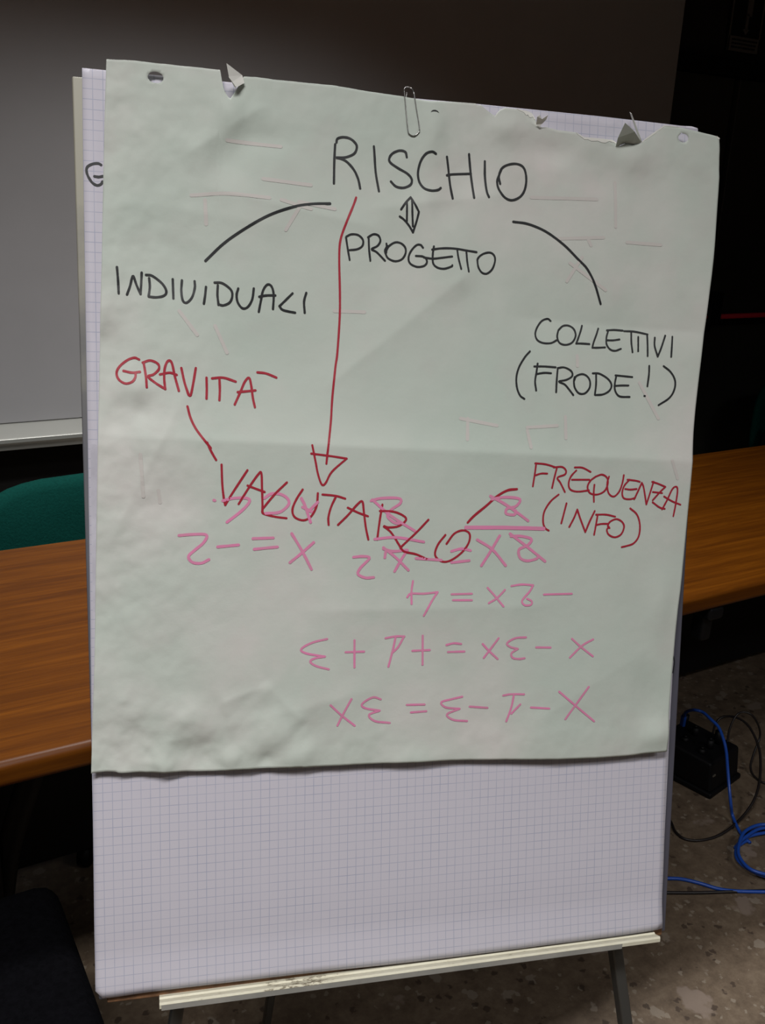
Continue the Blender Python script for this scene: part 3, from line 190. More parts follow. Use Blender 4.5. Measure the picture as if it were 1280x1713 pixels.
def peel(nt,b):
    tc=nd(nt,'ShaderNodeTexCoord'); mp=nd(nt,'ShaderNodeMapping'); mp.inputs['Scale'].default_value=(1,3,3); nt.links.new(tc.outputs['Object'],mp.inputs[0])
    n=nd(nt,'ShaderNodeTexNoise',i_Scale=70.0,i_Detail=8,i_Roughness=0.7); nt.links.new(mp.outputs[0],n.inputs['Vector'])
    n2=nd(nt,'ShaderNodeTexNoise',i_Scale=7.0,i_Detail=2); nt.links.new(tc.outputs['Object'],n2.inputs['Vector'])
    a=nd(nt,'ShaderNodeMath',operation='MULTIPLY'); nt.links.new(n.outputs['Fac'],a.inputs[0]); nt.links.new(n2.outputs['Fac'],a.inputs[1])
    r=ramp(nt,a.outputs[0],[(0.2,(0.72,0.70,0.56)),(0.335,(0.66,0.63,0.49)),(0.37,(0.22,0.19,0.13))])
    nt.links.new(r.outputs[0],b.inputs['Base Color'])
M_cream=mat('peeling_cream_paint',(0.6,0.58,0.45),0.5,build=peel)
M_greyp=mat('grey_painted_metal',(0.30,0.31,0.30),0.45,0.2,build=noisy((0.34,0.35,0.33),(0.46,0.46,0.43),25))
M_leg=mat('dark_grey_leg',(0.075,0.075,0.07),0.4,0.4)
M_wire=mat('paper_clip_wire',(0.38,0.38,0.37),0.25,1.0)
def sheetc(nt,b):
    tc=nd(nt,'ShaderNodeTexCoord')
    n=nd(nt,'ShaderNodeTexNoise',i_Scale=2.6,i_Detail=6,i_Roughness=0.6); nt.links.new(tc.outputs['Object'],n.inputs['Vector'])
    r=ramp(nt,n.outputs['Fac'],[(0.33,(0.465,0.54,0.485)),(0.5,(0.51,0.558,0.51)),(0.64,(0.60,0.59,0.565))])
    n2=nd(nt,'ShaderNodeTexNoise',i_Scale=14.0,i_Detail=5); nt.links.new(tc.outputs['Object'],n2.inputs['Vector'])
    r2=ramp(nt,n2.outputs['Fac'],[(0.55,(1,1,1)),(0.72,(1.0,0.95,0.965))])
    mx=nd(nt,'ShaderNodeMix',data_type='RGBA',blend_type='MULTIPLY'); mx.inputs[0].default_value=0.8
    nt.links.new(r.outputs[0],mx.inputs[6]); nt.links.new(r2.outputs[0],mx.inputs[7]); nt.links.new(mx.outputs[2],b.inputs['Base Color'])
    n3=nd(nt,'ShaderNodeTexNoise',i_Scale=260.0,i_Detail=3); nt.links.new(tc.outputs['Object'],n3.inputs['Vector'])
    bump(nt,b,n3.outputs['Fac'],0.12,0.001)
M_sheet=mat('old_sheet_paper',(0.55,0.6,0.55),0.75,build=sheetc,spec=0.25)
M_torn=mat('torn_paper_fibre',(0.72,0.72,0.68),0.85,spec=0.2)
def grid(nt,b):
    tc=nd(nt,'ShaderNodeTexCoord'); sp=nd(nt,'ShaderNodeSeparateXYZ'); nt.links.new(tc.outputs['UV'],sp.inputs[0])
    outs=[]
    for k in (0,1):
        m1=nd(nt,'ShaderNodeMath',operation='MULTIPLY'); m1.inputs[1].default_value=100.0; nt.links.new(sp.outputs[k],m1.inputs[0])
        f=nd(nt,'ShaderNodeMath',operation='FRACT'); nt.links.new(m1.outputs[0],f.inputs[0])
        s=nd(nt,'ShaderNodeMath',operation='SUBTRACT'); s.inputs[1].default_value=0.5; nt.links.new(f.outputs[0],s.inputs[0])
        a=nd(nt,'ShaderNodeMath',operation='ABSOLUTE'); nt.links.new(s.outputs[0],a.inputs[0])
        l=nd(nt,'ShaderNodeMapRange',i_From_Min=0.455,i_From_Max=0.475,i_To_Min=0.0,i_To_Max=1.0); nt.links.new(a.outputs[0],l.inputs[0]); outs.append(l.outputs[0])
    mxm=nd(nt,'ShaderNodeMath',operation='MAXIMUM'); nt.links.new(outs[0],mxm.inputs[0]); nt.links.new(outs[1],mxm.inputs[1])
    n=nd(nt,'ShaderNodeTexNoise',i_Scale=30.0,i_Detail=3); nt.links.new(tc.outputs['UV'],n.inputs['Vector'])
    q=nd(nt,'ShaderNodeMapRange',i_From_Min=0.3,i_From_Max=0.7,i_To_Min=0.4,i_To_Max=0.85); nt.links.new(n.outputs['Fac'],q.inputs[0])
    mu=nd(nt,'ShaderNodeMath',operation='MULTIPLY'); nt.links.new(mxm.outputs[0],mu.inputs[0]); nt.links.new(q.outputs[0],mu.inputs[1])
    mx=nd(nt,'ShaderNodeMix',data_type='RGBA'); nt.links.new(mu.outputs[0],mx.inputs[0])
    mx.inputs[6].default_value=(0.575,0.56,0.63,1); mx.inputs[7].default_value=(0.32,0.35,0.47,1)
    nt.links.new(mx.outputs[2],b.inputs['Base Color'])
M_grid=mat('squared_pad_paper',(0.6,0.58,0.68),0.7,build=grid,spec=0.25)
M_page=mat('page_edges',(0.56,0.55,0.62),0.8,build=noisy((0.45,0.44,0.5),(0.6,0.59,0.66),30,(1,1,60)))
INK={'black':mat('black_ink',(0.012,0.014,0.016),0.5),'red':mat('red_ink',(0.36,0.015,0.034),0.5),
 'pink':mat('pink_ink',(0.68,0.24,0.40),0.6,build=noisy((0.62,0.25,0.38),(0.72,0.22,0.42),60)),'faint':mat('faint_pink_ink',(0.545,0.525,0.50),0.75,spec=0.25)}
M_blue=mat('blue_cable',(0.015,0.075,0.40),0.35)
M_cable=mat('black_cable',(0.012,0.009,0.009),0.45)
M_lamp=mat('lamp_housing',(0.6,0.6,0.6),0.5)
# ---------------------------------------------------------------- room shell
X0,X1,Y0,Y1,Z1=-3.6,5.4,-4.2,3.08,2.95
def slab(name,c,s,m,**k):
    b=B(); box(b,c,s); o=mobj(name,b,m); tag(o,kind='structure',**k); return o
slab('floor',((X0+X1)/2,(Y0+Y1)/2,-0.05),(X1-X0,Y1-Y0,0.1),M_floor)
slab('ceiling',((X0+X1)/2,(Y0+Y1)/2,Z1+0.05),(X1-X0,Y1-Y0,0.1),M_ceil)
slab('wall_back',((X0+X1)/2,Y1+0.05,Z1/2),(X1-X0+0.2,0.1,Z1+0.2),M_wall)
slab('wall_front',((X0+X1)/2,Y0-0.05,Z1/2),(X1-X0+0.2,0.1,Z1+0.2),M_side)
slab('wall_left',(X0-0.05,(Y0+Y1)/2,Z1/2),(0.1,Y1-Y0,Z1+0.2),M_side)
slab('wall_right',(X1+0.05,(Y0+Y1)/2,Z1/2),(0.1,Y1-Y0,Z1+0.2),M_wall)
b=B(); box(b,((X0+3.0)/2,Y1-0.008,0.05),(3.0-X0,0.016,0.1)); tag(mobj('baseboard_back',b,M_blackm),kind='structure')
# lamps
for i,(p,wt,spd) in enumerate(LAMPS):
    e=empty('ceiling_light',(p[0],p[1],Z1),['flat ceiling light panel in front of the easel','flat ceiling light panel far to the left behind the camera','flat ceiling light panel behind the camera','added ceiling light panel that brightens the lower whiteboard'][i],'ceiling light','ceiling light panels')
    b=B(); 
    for c,s in (((0,0.17,-0.025),(1.24,0.03,0.05)),((0,-0.17,-0.025),(1.24,0.03,0.05)),((0.605,0,-0.025),(0.03,0.32,0.05)),((-0.605,0,-0.025),(0.03,0.32,0.05)),((0,0,-0.008),(1.2,0.32,0.016))): box(b,c,s)
    mobj('housing',b,M_lamp,e)
    lamp_light(p,wt,spd,e)
# ---------------------------------------------------------------- door, sign
d=empty('door_1',(3.45,Y1,0),kind='structure')
b=B(); box(b,(0.49,-0.02,1.0),(0.94,0.04,1.99)); mobj('door_leaf',b,M_door,d,bevel=0.004)
b=B(); box(b,(-0.225,-0.02,1.0),(0.42,0.04,1.99)); mobj('door_leaf',b,M_door,d,bevel=0.004)
b=B()
for c,s in (((-0.47,-0.03,1.02),(0.06,0.06,2.04)),((1.0,-0.03,1.02),(0.06,0.06,2.04)),((0.265,-0.03,2.03),(1.53,0.06,0.06))): box(b,c,s)
mobj('door_frame',b,M_blackm,d,bevel=0.004)
for nm,x0,x1 in (('panic_bar',0.065,0.90),('panic_bar',-0.38,-0.025)):
    b=B(); tube(b,[(x0,-0.08,1.018),(x1,-0.08,1.018)],0.011,12); pb=mobj(nm,b,M_red,d,True); pb['label']='red push bar'
for x,w_ in ((0.025,0.075),(0.90,0.06),(-0.40,0.05)):
    b=B(); box(b,(x,-0.055,1.055),(w_,0.07,0.14)); box(b,(x,-0.035,0.99),(w_*0.7,0.03,0.09)); mobj('bar_bracket',b,M_black,d,bevel=0.006)
b=B(); box(b,(0.49,-0.05,0.985),(0.84,0.02,0.02)); mobj('lower_rail',b,M_black,d,bevel=0.003)
# sign
M_sign=mat('dark_sign_face',(0.004,0.007,0.005),0.5); M_signw=mat('sign_pale_print',(0.16,0.15,0.14),0.6)
s=empty('exit_sign',(3.48,Y1-0.001,2.10),'dark exit sign with pale downward arrow, on the wall above the black door','sign')
b=B(); box(b,(0,-0.008,0.17),(0.19,0.014,0.34)); mobj('sign_plate',b,M_sign,s)
b=B()
for c,q in (((0,-0.0165,0.028),(0.19,0.003,0.056)),((-0.091,-0.0165,0.17),(0.006,0.003,0.34)),((0.091,-0.0165,0.17),(0.006,0.003,0.34)),((0,-0.0165,0.337),(0.19,0.003,0.006))): box(b,c,q)
mobj('sign_border',b,M_signw,s)
b=B(); box(b,(0.002,-0.0165,0.113),(0.013,0.003,0.06)); box(b,(0.010,-0.0165,0.20),(0.030,0.003,0.13))
vs=[b.verts.new((x,y,z)) for y in(-0.018,-0.015) for x,z in((0.002,0.065),(-0.016,0.086),(0.020,0.086))]
for f in ((0,1,2),(3,5,4),(0,3,4,1),(1,4,5,2),(2,5,3,0)): b.faces.new([vs[k] for k in f])
a=mobj('arrow',b,M_signw,s); a['label']='pale arrow pointing down'
b=B()
random.seed(3)
for r in range(3):
    x=-0.075
    while x<0.07:
        w_=random.uniform(0.004,0.011); box(b,(x+w_/2,-0.0186,0.043-r*0.014),(w_,0.0015,0.007)); x+=w_+0.003
mobj('lettering',b,M_sign,s)['label']='unreadable small dark lettering'
# ---------------------------------------------------------------- white board on back wall
wb=empty('whiteboard',(0,2.92,0.80),'large pale projection whiteboard with a metal tray, behind the easel','whiteboard')
xl,xr,zt=-1.3,2.972,1.62
b=B(); box(b,((xl+xr)/2,0.012,zt/2),(xr-xl,0.024,zt)); mobj('board_panel',b,M_screen,wb,bevel=0.002)
def prof(bm,pts,x0,x1):
    r=[[bm.verts.new((x,y,z)) for y,z in pts] for x in(x0,x1)]; n=len(pts)
    for k in range(n): bm.faces.new((r[0][k],r[0][(k+1)%n],r[1][(k+1)%n],r[1][k]))
    bm.faces.new(r[0]); bm.faces.new(r[1][::-1])
b=B(); prof(b,[(0.0,-0.002),(-0.052,-0.034),(-0.058,-0.030),(-0.063,-0.034),(-0.064,-0.045),(-0.058,-0.052),(-0.055,-0.068),(-0.048,-0.070),(0.024,-0.070),(0.024,0.0)],xl,xr); mobj('tray',b,M_alu,wb,bevel=0.001)
for x in (-0.9,0.8,2.6):
    b=B(); box(b,(x,0.092,0.5),(0.06,0.134,0.05)); mobj('wall_bracket',b,M_blackm,wb)
# ---------------------------------------------------------------- table
t=empty('conference_table',(1.2,1.6,0),'long orange wooden table with black legs, behind the easel','table')
b=B(); box(b,(0,0.0035,0.73),(4.8,0.819,0.04)); tp=mobj('tabletop',b,M_wood,t,bevel=0.013)
tp.modifiers['bevel'].segments=5
def table_leg(x):
    b=B(); box(b,(x,0,0.37),(0.09,0.06,0.66)); mobj('column',b,M_blackm,t,bevel=0.006)
    b=B(); box(b,(x,0,0.022),(0.08,0.62,0.045)); mobj('foot',b,M_blackm,t,bevel=0.012)
    b=B(); box(b,(x,0,0.692),(0.07,0.62,0.03)); mobj('top_bar',b,M_blackm,t,bevel=0.004)
for x in (-1.08,0.02,2.15): table_leg(x)
b=B(); box(b,(0.35,0.02,0.63),(3.6,0.03,0.09)); mobj('beam',b,M_blackm,t,bevel=0.004)
b=B(); box(b,(0.0,0.265,0.385),(4.5,0.018,0.64)); mobj('light_block_panel',b,M_blackm,t,bevel=0.003)  # added panel, blocks lamp light and view to keep the floor below dark
b=B(); tube(b,catmull([(-0.93,-0.30,0.70),(-0.97,-0.22,0.66),(-0.99,-0.10,0.50),(-1.02,0.0,0.30),(-1.05,0.02,0.10)],6),0.022,10); mobj('curved_brace',b,M_blackm,t,True)
b=B(); box(b,(0.335,-0.375,0.695),(0.045,0.05,0.03)); box(b,(0.335,-0.365,0.655),(0.03,0.035,0.06)); mobj('underside_bracket',b,M_black,t,bevel=0.008)
# ---------------------------------------------------------------- chairs
def teal_chair(loc,rz,label):
    e=empty('office_chair',loc,label,'chair','teal backed chairs behind the table'); e.rotation_euler=(0,0,rz)
    # local: faces -Y ; back at +Y
    b=B(); n=18
    out=[]
    W_,Ht=0.285,0.36
    for k in range(40):
        a=2*math.pi*k/40; c_,s_=math.cos(a),math.sin(a)
        x=W_*math.copysign(abs(c_)**0.55,c_); z=Ht/2*math.copysign(abs(s_)**0.62,s_)
        out.append((x,z))
    for layer,(sc_,dy) in enumerate(((0.0,-0.028),(0.55,-0.027),(0.85,-0.024),(0.97,-0.015),(1.0,0.0),(0.97,0.012),(0.6,0.018),(0.0,0.018))):
        pass
    rings=[]
    for sc_,dy in ((0.5,-0.028),(0.85,-0.024),(0.97,-0.014),(1.0,0.0),(0.97,0.012),(0.6,0.018)):
        rings.append([b.verts.new((x*sc_,dy+0.30-0.7*(x*sc_)**2,z*sc_+0.600)) for x,z in out])
    for r0,r1 in zip(rings,rings[1:]):
        for k in range(40): b.faces.new((r0[k],r0[(k+1)%40],r1[(k+1)%40],r1[k]))
    for r_,dy in ((rings[0],-0.028),(rings[-1],0.018)):
        c=b.verts.new((0,0.30+dy,0.605))
        for k in range(40): b.faces.new((c,r_[k],r_[(k+1)%40]))
    mobj('backrest',b,M_teal,e,True)
    b=B(); box(b,(0,0.03,0.45),(0.46,0.44,0.06)); mobj('seat',b,M_teal,e,bevel=0.025)
    b=B(); tube(b,catmull([(0,0.335,0.62),(0,0.34,0.5),(0,0.30,0.41),(0,0.1,0.40)],5),0.02,8); mobj('back_post',b,M_black,e,True)
    for sx in(-1,1):
        b=B(); tube(b,catmull([(sx*0.24,0.20,0.43),(sx*0.27,0.19,0.50),(sx*0.27,0.15,0.60),(sx*0.27,0.02,0.625),(sx*0.27,-0.12,0.625)],5),0.018,8); mobj('armrest',b,M_black,e,True)
    b=B(); tube(b,[(0,0,0.09),(0,0,0.42)],0.025,10); mobj('column',b,M_black,e,True)
    for k in range(5):
        a=2*math.pi*k/5+0.3; b=B(); tube(b,[(0,0,0.10),(0.26*math.cos(a),0.26*math.sin(a),0.065)],0.016,8,radii=[0.022,0.013]); mobj('leg',b,M_black,e,True)
        b=B(); tube(b,[(0.26*math.cos(a)-0.012*math.sin(a),0.26*math.sin(a)+0.012*math.cos(a),0.027),(0.26*math.cos(a)+0.012*math.sin(a),0.26*math.sin(a)-0.012*math.cos(a),0.027)],0.027,12); mobj('caster',b,M_black,e,True)
    return e
teal_chair((0.535,2.10,0),0.0,'teal chair with rounded back, behind the table under the whiteboard')
teal_chair((3.75,2.45,0),0.0,'teal and black chair at the right edge of the photo, behind the table')
# black chair bottom left (seen edge of its seat only)
e=empty('black_chair',(-0.02,1.06,0),'black padded chair in the shadow at bottom left, under the table edge','chair')
b=B(); box(b,(0,0,0.44),(0.46,0.46,0.08)); mobj('seat',b,M_blackfab,e,bevel=0.035)
b=B(); box(b,(-0.27,0.0,0.72),(0.05,0.42,0.34)); mobj('backrest',b,M_blackfab,e,bevel=0.022)
for sy in(-1,1):
    b=B(); tube(b,catmull([(-0.27,sy*0.15,0.6),(-0.26,sy*0.15,0.42),(-0.2,sy*0.15,0.385),(0.0,sy*0.15,0.385)],5),0.011,8); mobj('back_support',b,M_blackm,e,True)
for sx in(-1,1):
    for sy in(-1,1):
        b=B(); tube(b,[(sx*0.17,sy*0.17,0.40),(sx*0.21,sy*0.21,0.0)],0.012,8); mobj('leg',b,M_blackm,e,True)
# ---------------------------------------------------------------- easel (board frame: x=u right, y=v up, z=n towards the viewer)
BR=Matrix(((0.9550,0.0901,-0.2827),(-0.2955,0.2054,-0.9330),(-0.0261,0.9745,0.2228))).to_quaternion().to_matrix()
BO=Vector((0.1720,0.8561,0.6467)); BM=Matrix.Translation(BO)@BR.to_4x4(); BI=BM.inverted()
e=empty('flip_chart_easel',label='grey flip chart easel with worn cream ledge, holding the paper pad',cat='easel',M=BM)
v0,v1=-0.0125,0.974
def uL(v): return 0.002-0.0125*(v-v0)/(v1-v0)
def uR(v): return 0.6990+0.008*(v-v0)/(v1-v0)
def quadbox(bm,pts,n0,n1):
    r=[[bm.verts.new((x,y,n)) for x,y in pts] for n in(n0,n1)]; k_=len(pts)
    for k in range(k_): bm.faces.new((r[0][k],r[0][(k+1)%k_],r[1][(k+1)%k_],r[1][k]))
    bm.faces.new(r[0][::-1]); bm.faces.new(r[1])
b=B(); quadbox(b,[(uL(v0)+0.006,v0+0.002),(uR(v0)-0.006,v0+0.002),(uR(v1)-0.006,v1-0.006),(uL(v1)+0.006,v1-0.006)],-0.028,-0.014); mobj('board_panel',b,M_back,e)
for sg,uf in ((1,uL),(-1,uR)):
    b=B(); quadbox(b,[(uf(v0),v0),(uf(v0)+sg*0.016,v0),(uf(v1)+sg*0.016,v1),(uf(v1),v1)],-0.031,-0.009)
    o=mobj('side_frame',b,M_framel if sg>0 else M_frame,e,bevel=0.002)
    if sg>0: o['label']='frame edge turning beige at the top'
b=B(); quadbox(b,[(uL(v1)+0.008,v1-0.008),(uR(v1)-0.008,v1-0.008),(uR(v1)-0.008,v1),(uL(v1)+0.008,v1)],-0.031,-0.009); mobj('top_frame',b,M_frame,e,bevel=0.003)
b=B(); quadbox(b,[(uL(v0)+0.009,v0),(uR(v0)-0.009,v0),(uR(v0)-0.009,v0+0.014),(uL(v0)+0.009,v0+0.014)],-0.0135,-0.0012); mobj('bottom_strip',b,M_hard,e,bevel=0.002)['label']='bare brown hardboard edge'
# ledge: cream top face, grey front lip
b=B(); prof(b,[(-0.0095,-0.001),(-0.0085,0.0045),(-0.0100,0.0065),(-0.0065,0.0180),(-0.0088,0.0192),(-0.0135,0.0186),(-0.0135,-0.008),(-0.0095,-0.008)],0.0,0.608)
Ml=Matrix.Translation((0.0675,-0.0005,0.0))@Matrix.Rotation(0.0095,4,'Z')
lg=mobj('ledge',b,M_cream,e); 
for v in lg.data.vertices: v.co=Ml@v.co
lg['label']='cream painted ledge with peeling paint'
b=B(); prof(b,[(-0.0086,0.0200),(-0.0158,0.0186),(-0.0158,0.0170),(-0.0110,0.0185)],0.002,0.556)
lp=mobj('ledge_lip',b,M_greyp,lg)
for v in lp.data.vertices: v.co=Ml@v.co
lp['label']='grey metal lip'
# legs in easel frame
def L(p): return BI@Vector(p)
def planeleg(ua,va,ub,vb,n,w1,w2,nm='leg'):
    z=lambda u,v:(BM@Vector((u,v,n))).z
    k=(z(ua,va)-0.0)/(z(ua,va)-z(ub,vb)); P=Vector((ua,va,n)); Q=P+(Vector((ub,vb,n))-P)*k
    b=B(); bar(b,P,Q,w1,w2); mobj(nm,b,M_leg,e,bevel=0.003)
    b=B(); bar(b,Q+(P-Q).normalized()*0.03,Q+(P-Q).normalized()*0.001,w1+0.008,w2+0.008); mobj('rubber_foot',b,M_black,e,bevel=0.003)
planeleg(0.466,0.95,0.6649,-0.1475,-0.042,0.0145,0.02)
planeleg(0.255,0.95,0.0870,-0.0600,-0.042,0.0145,0.02)
P=L(BM@Vector((0.345,0.93,-0.055))); Q=L((0.521,1.216,0.0))
b=B(); bar(b,P,Q,0.013,0.018); mobj('leg',b,M_leg,e,bevel=0.003)
b=B(); bar(b,Q+(P-Q).normalized()*0.03,Q+(P-Q).normalized()*0.001,0.02,0.024); mobj('rubber_foot',b,M_black,e,bevel=0.003)
b=B(); box(b,(0.36,0.94,-0.047),(0.26,0.04,0.036)); mobj('leg_hinge',b,M_frame,e,bevel=0.004)
# ---------------------------------------------------------------- paper surfaces
S4=lambda l:[(x/1e4,y/1e4) for x,y in l]
def interp(poly,key,n):
    """resample a boundary polyline by its own coordinate (monotone), n samples in [0,1] of arclength"""
    P=[Vector(p) for p in poly]; d=[0]
    for a,c in zip(P,P[1:]): d.append(d[-1]+(c-a).length)
    out=[]
    j=0
    for i in range(n+1):
        s=d[-1]*i/n
        while j<len(d)-2 and d[j+1]<s: j+=1
        t=(s-d[j])/max(1e-9,d[j+1]-d[j]); out.append(P[j].lerp(P[j+1],max(0,min(1,t))))
    return out
def by_x(poly,x):
    for a,c in zip(poly,poly[1:]):
        if a[0]<=x<=c[0] and c[0]>a[0]: return a[1]+(c[1]-a[1])*(x-a[0])/(c[0]-a[0])
    return poly[0][1] if x<poly[0][0] else poly[-1][1]
def by_y(poly,y):
    P=sorted(poly,key=lambda p:p[1])
    for a,c in zip(P,P[1:]):
        if a[1]<=y<=c[1] and c[1]>a[1]: return a[0]+(c[0]-a[0])*(y-a[1])/(c[1]-a[1])
    return P[0][0] if y<P[0][1] else P[-1][0]
def smooth_poly(p,n=4):
    return [tuple(v) for v in catmull([(x,y,0) for x,y in p],n)]
def seg_d(u,v,p,q):
    """signed distance above the line p-q and position along it"""
    dx,dy=q[0]-p[0],q[1]-p[1]; L_=math.hypot(dx,dy); tt=((u-p[0])*dx+(v-p[1])*dy)/(L_*L_)
    return (-(u-p[0])*dy+(v-p[1])*dx)/L_, tt
FOLDS=[ # p, q, amp, length above, length below
 ((0.0,0.6150),(0.70,0.5900),0.0030,0.030,0.11),
 ((0.47,0.752),(0.70,0.742),-0.0016,0.05,0.03),
 ((0.03,0.853),(0.20,0.835),0.0012,0.05,0.04),
 ((0.25,0.67),(0.41,0.80),0.0009,0.03,0.02),
 ((0.24,0.4235),(0.50,0.421),0.0009,0.03,0.03),
 ((0.35,0.88),(0.40,0.78),0.0010,0.02,0.02),
 ((0.10,0.90),(0.18,0.955),0.0014,0.015,0.03),
 ((0.12,0.87),(0.30,0.84),0.0010,0.03,0.02),
 ((0.30,0.86),(0.45,0.885),0.0010,0.02,0.03),
 ((0.02,0.50),(0.10,0.66),0.0009,0.02,0.02),
 ((0.05,0.28),(0.30,0.33),0.0010,0.04,0.03),
 ((0.50,0.28),(0.64,0.36),0.0005,0.04,0.03),
 ((0.135,0.325),(0.185,0.342),0.0011,0.010,0.05),((0.185,0.342),(0.225,0.300),0.0009,0.010,0.04),
]
BUMPS=[ # u,v,su,sv,amp
 (0.115,0.268,0.028,0.020,-0.0030),(0.05,0.285,0.02,0.018,-0.0022),(0.175,0.312,0.030,0.026,-0.0030),(0.075,0.262,0.012,0.012,0.0022),
 (0.19,0.290,0.018,0.018,0.0024),(0.145,0.262,0.010,0.010,0.002),(0.185,0.258,0.010,0.010,-0.0018),(0.225,0.262,0.014,0.012,0.0018),(0.10,0.31,0.016,0.014,0.002),
 (0.02,0.70,0.014,0.030,-0.0026),(0.045,0.665,0.016,0.014,0.0020),(0.03,0.63,0.012,0.020,-0.0020),(0.055,0.64,0.01,0.01,-0.0014),(0.02,0.74,0.012,0.016,0.0018),
 (0.145,0.945,0.014,0.018,0.0030),(0.14,0.90,0.018,0.022,-0.0024),(0.175,0.925,0.025,0.014,-0.0016),(0.12,0.915,0.012,0.02,0.0014),
 (0.364,0.948,0.012,0.022,0.0018),(0.40,0.90,0.02,0.02,-0.0014),(0.38,0.865,0.018,0.018,-0.0016),(0.50,0.935,0.03,0.015,-0.0018),(0.45,0.955,0.02,0.012,0.0022),
 (0.60,0.935,0.02,0.02,0.0030),(0.57,0.915,0.03,0.02,-0.0018),(0.65,0.30,0.02,0.03,-0.0014),(0.66,0.255,0.02,0.014,0.0024),(0.36,0.245,0.03,0.01,0.0014),
 (0.66,0.42,0.015,0.03,0.0014),(0.09,0.80,0.04,0.05,-0.0016),(0.22,0.70,0.06,0.04,-0.0012),(0.53,0.66,0.06,0.06,0.0012),(0.30,0.52,0.08,0.05,0.0010)]
def hs(u,v):
    h=0.0090
    for p,q,A,la,lb in FOLDS:
        dd,tt=seg_d(u,v,p,q)
        env=sm(-0.12,0.12,tt)*(1-sm(0.88,1.12,tt))
        if env<=0: continue
        ad=math.sqrt(dd*dd+0.0009**2)-0.0009
        h+=2.6*A*env*math.exp(-ad/(la if dd>0 else lb))
    for bu,bv,su,sv,A in BUMPS:
        q=((u-bu)/su)**2+((v-bv)/sv)**2
        if q<9: h+=2.0*A*math.exp(-q/1.3)
    ms=0.35+0.65*sm(0.20,0.05,u)+0.5*sm(0.34,0.26,v)+0.4*sm(0.88,0.95,v)
    h+=0.0020*ms*noise.fractal(Vector((u*11,v*11,1.3)),0.9,2.1,4)
    c=noise.voronoi(Vector((u*9+0.4*noise.noise(Vector((u*7,v*7,0))),v*9,4.2)))[0]
    h+=0.0009*(sm(0.16,0.03,u)+sm(0.36,0.25,v)*sm(0.45,0.2,u)+0.6*sm(0.86,0.95,v))*noise.fractal(Vector((u*34,v*34,5.1)),0.8,2.1,3)
    h+=0.0026*ms*(c[1]-c[0])*0.6
    h+=0.012*sm(0.60,0.72,u)*sm(0.45,0.95,v)            # right top corner curls forward
    h+=0.003*sm(0.30,0.235,v)*(0.3+0.7*math.sin(u*9.0)**2)  # lower edge lifts off the pad
    return h if h>0.005 else 0.005-0.002*(1-math.exp((h-0.005)/0.002))
def hp(u,v):
    return 0.0012*math.sin(v*9+u*2)*sm(0,0.1,v)+0.004*sm(0.05,-0.002,v)+0.0035*sm(0.20,0.02,v)*sm(0.1,0.6,u)+0.0005*noise.noise(Vector((u*6,v*6,7)))
def surface(name,T,Bt,Lf,Rt,hf,m,parent,nu,nv,thick,holes=(),uv=False):
    """sheet filling four boundary curves; columns follow u, rows follow v"""
    b=B(); lay=b.loops.layers.uv.new('UVMap') if uv else None
    V=[]
    ub=(min(p[0] for p in T+Bt+Lf),max(p[0] for p in T+Bt+Rt))
    tx0,tx1=T[0][0],T[-1][0]; bx0,bx1=Bt[0][0],Bt[-1][0]
    yl0,yl1=Bt[0][1],T[0][1]; yr0,yr1=Bt[-1][1],T[-1][1]
    for i in range(nu+1):
        s=i/nu; ut=tx0+(tx1-tx0)*s; ubm=bx0+(bx1-bx0)*s
        vt=by_x(T,ut); vb=by_x(Bt,ubm); col=[]
        for j in range(nv+1):
            r=j/nv
            v=vb+(vt-vb)*r
            u=ubm+(ut-ubm)*r
            ul=by_y(Lf,yl0+(yl1-yl0)*r)-(bx0+(tx0-bx0)*r); ur=by_y(Rt,yr0+(yr1-yr0)*r)-(bx1+(tx1-bx1)*r)
            u+=ul*(1-s)+ur*s
            col.append([u,v])
        V.append(col)
    cell=(tx1-tx0)/nu
    for hu,hv,ra,rb in holes:
        for col in V:
            for p in col:
                dx,dy=(p[0]-hu)/ra,(p[1]-hv)/rb; q=math.hypot(dx,dy)
                if abs(q-1)*min(ra,rb)<cell*0.75 and q>1e-3: p[0]=hu+dx/q*ra; p[1]=hv+dy/q*rb
    VV=[[b.verts.new((p[0],p[1],hf(p[0],p[1]))) for p in col] for col in V]
    for i in range(nu):
        for j in range(nv):
            q=(VV[i][j],VV[i+1][j],VV[i+1][j+1],VV[i][j+1])
            cx=sum(x.co.x for x in q)/4; cy=sum(x.co.y for x in q)/4
            if any(((cx-hu)/ra)**2+((cy-hv)/rb)**2<1 for hu,hv,ra,rb in holes): continue
            f=b.faces.new(q)
            if uv:
                for lp in f.loops: lp[lay].uv=(lp.vert.co.x,lp.vert.co.y)
    me=bpy.data.meshes.new(name); b.to_mesh(me); b.free()
    for p in me.polygons: p.use_smooth=True
    me.materials.append(m); o=bpy.data.objects.new(name,me); link(o,parent)
    md=o.modifiers.new('thick','SOLIDIFY'); md.thickness=thick; md.offset=-1
    return o
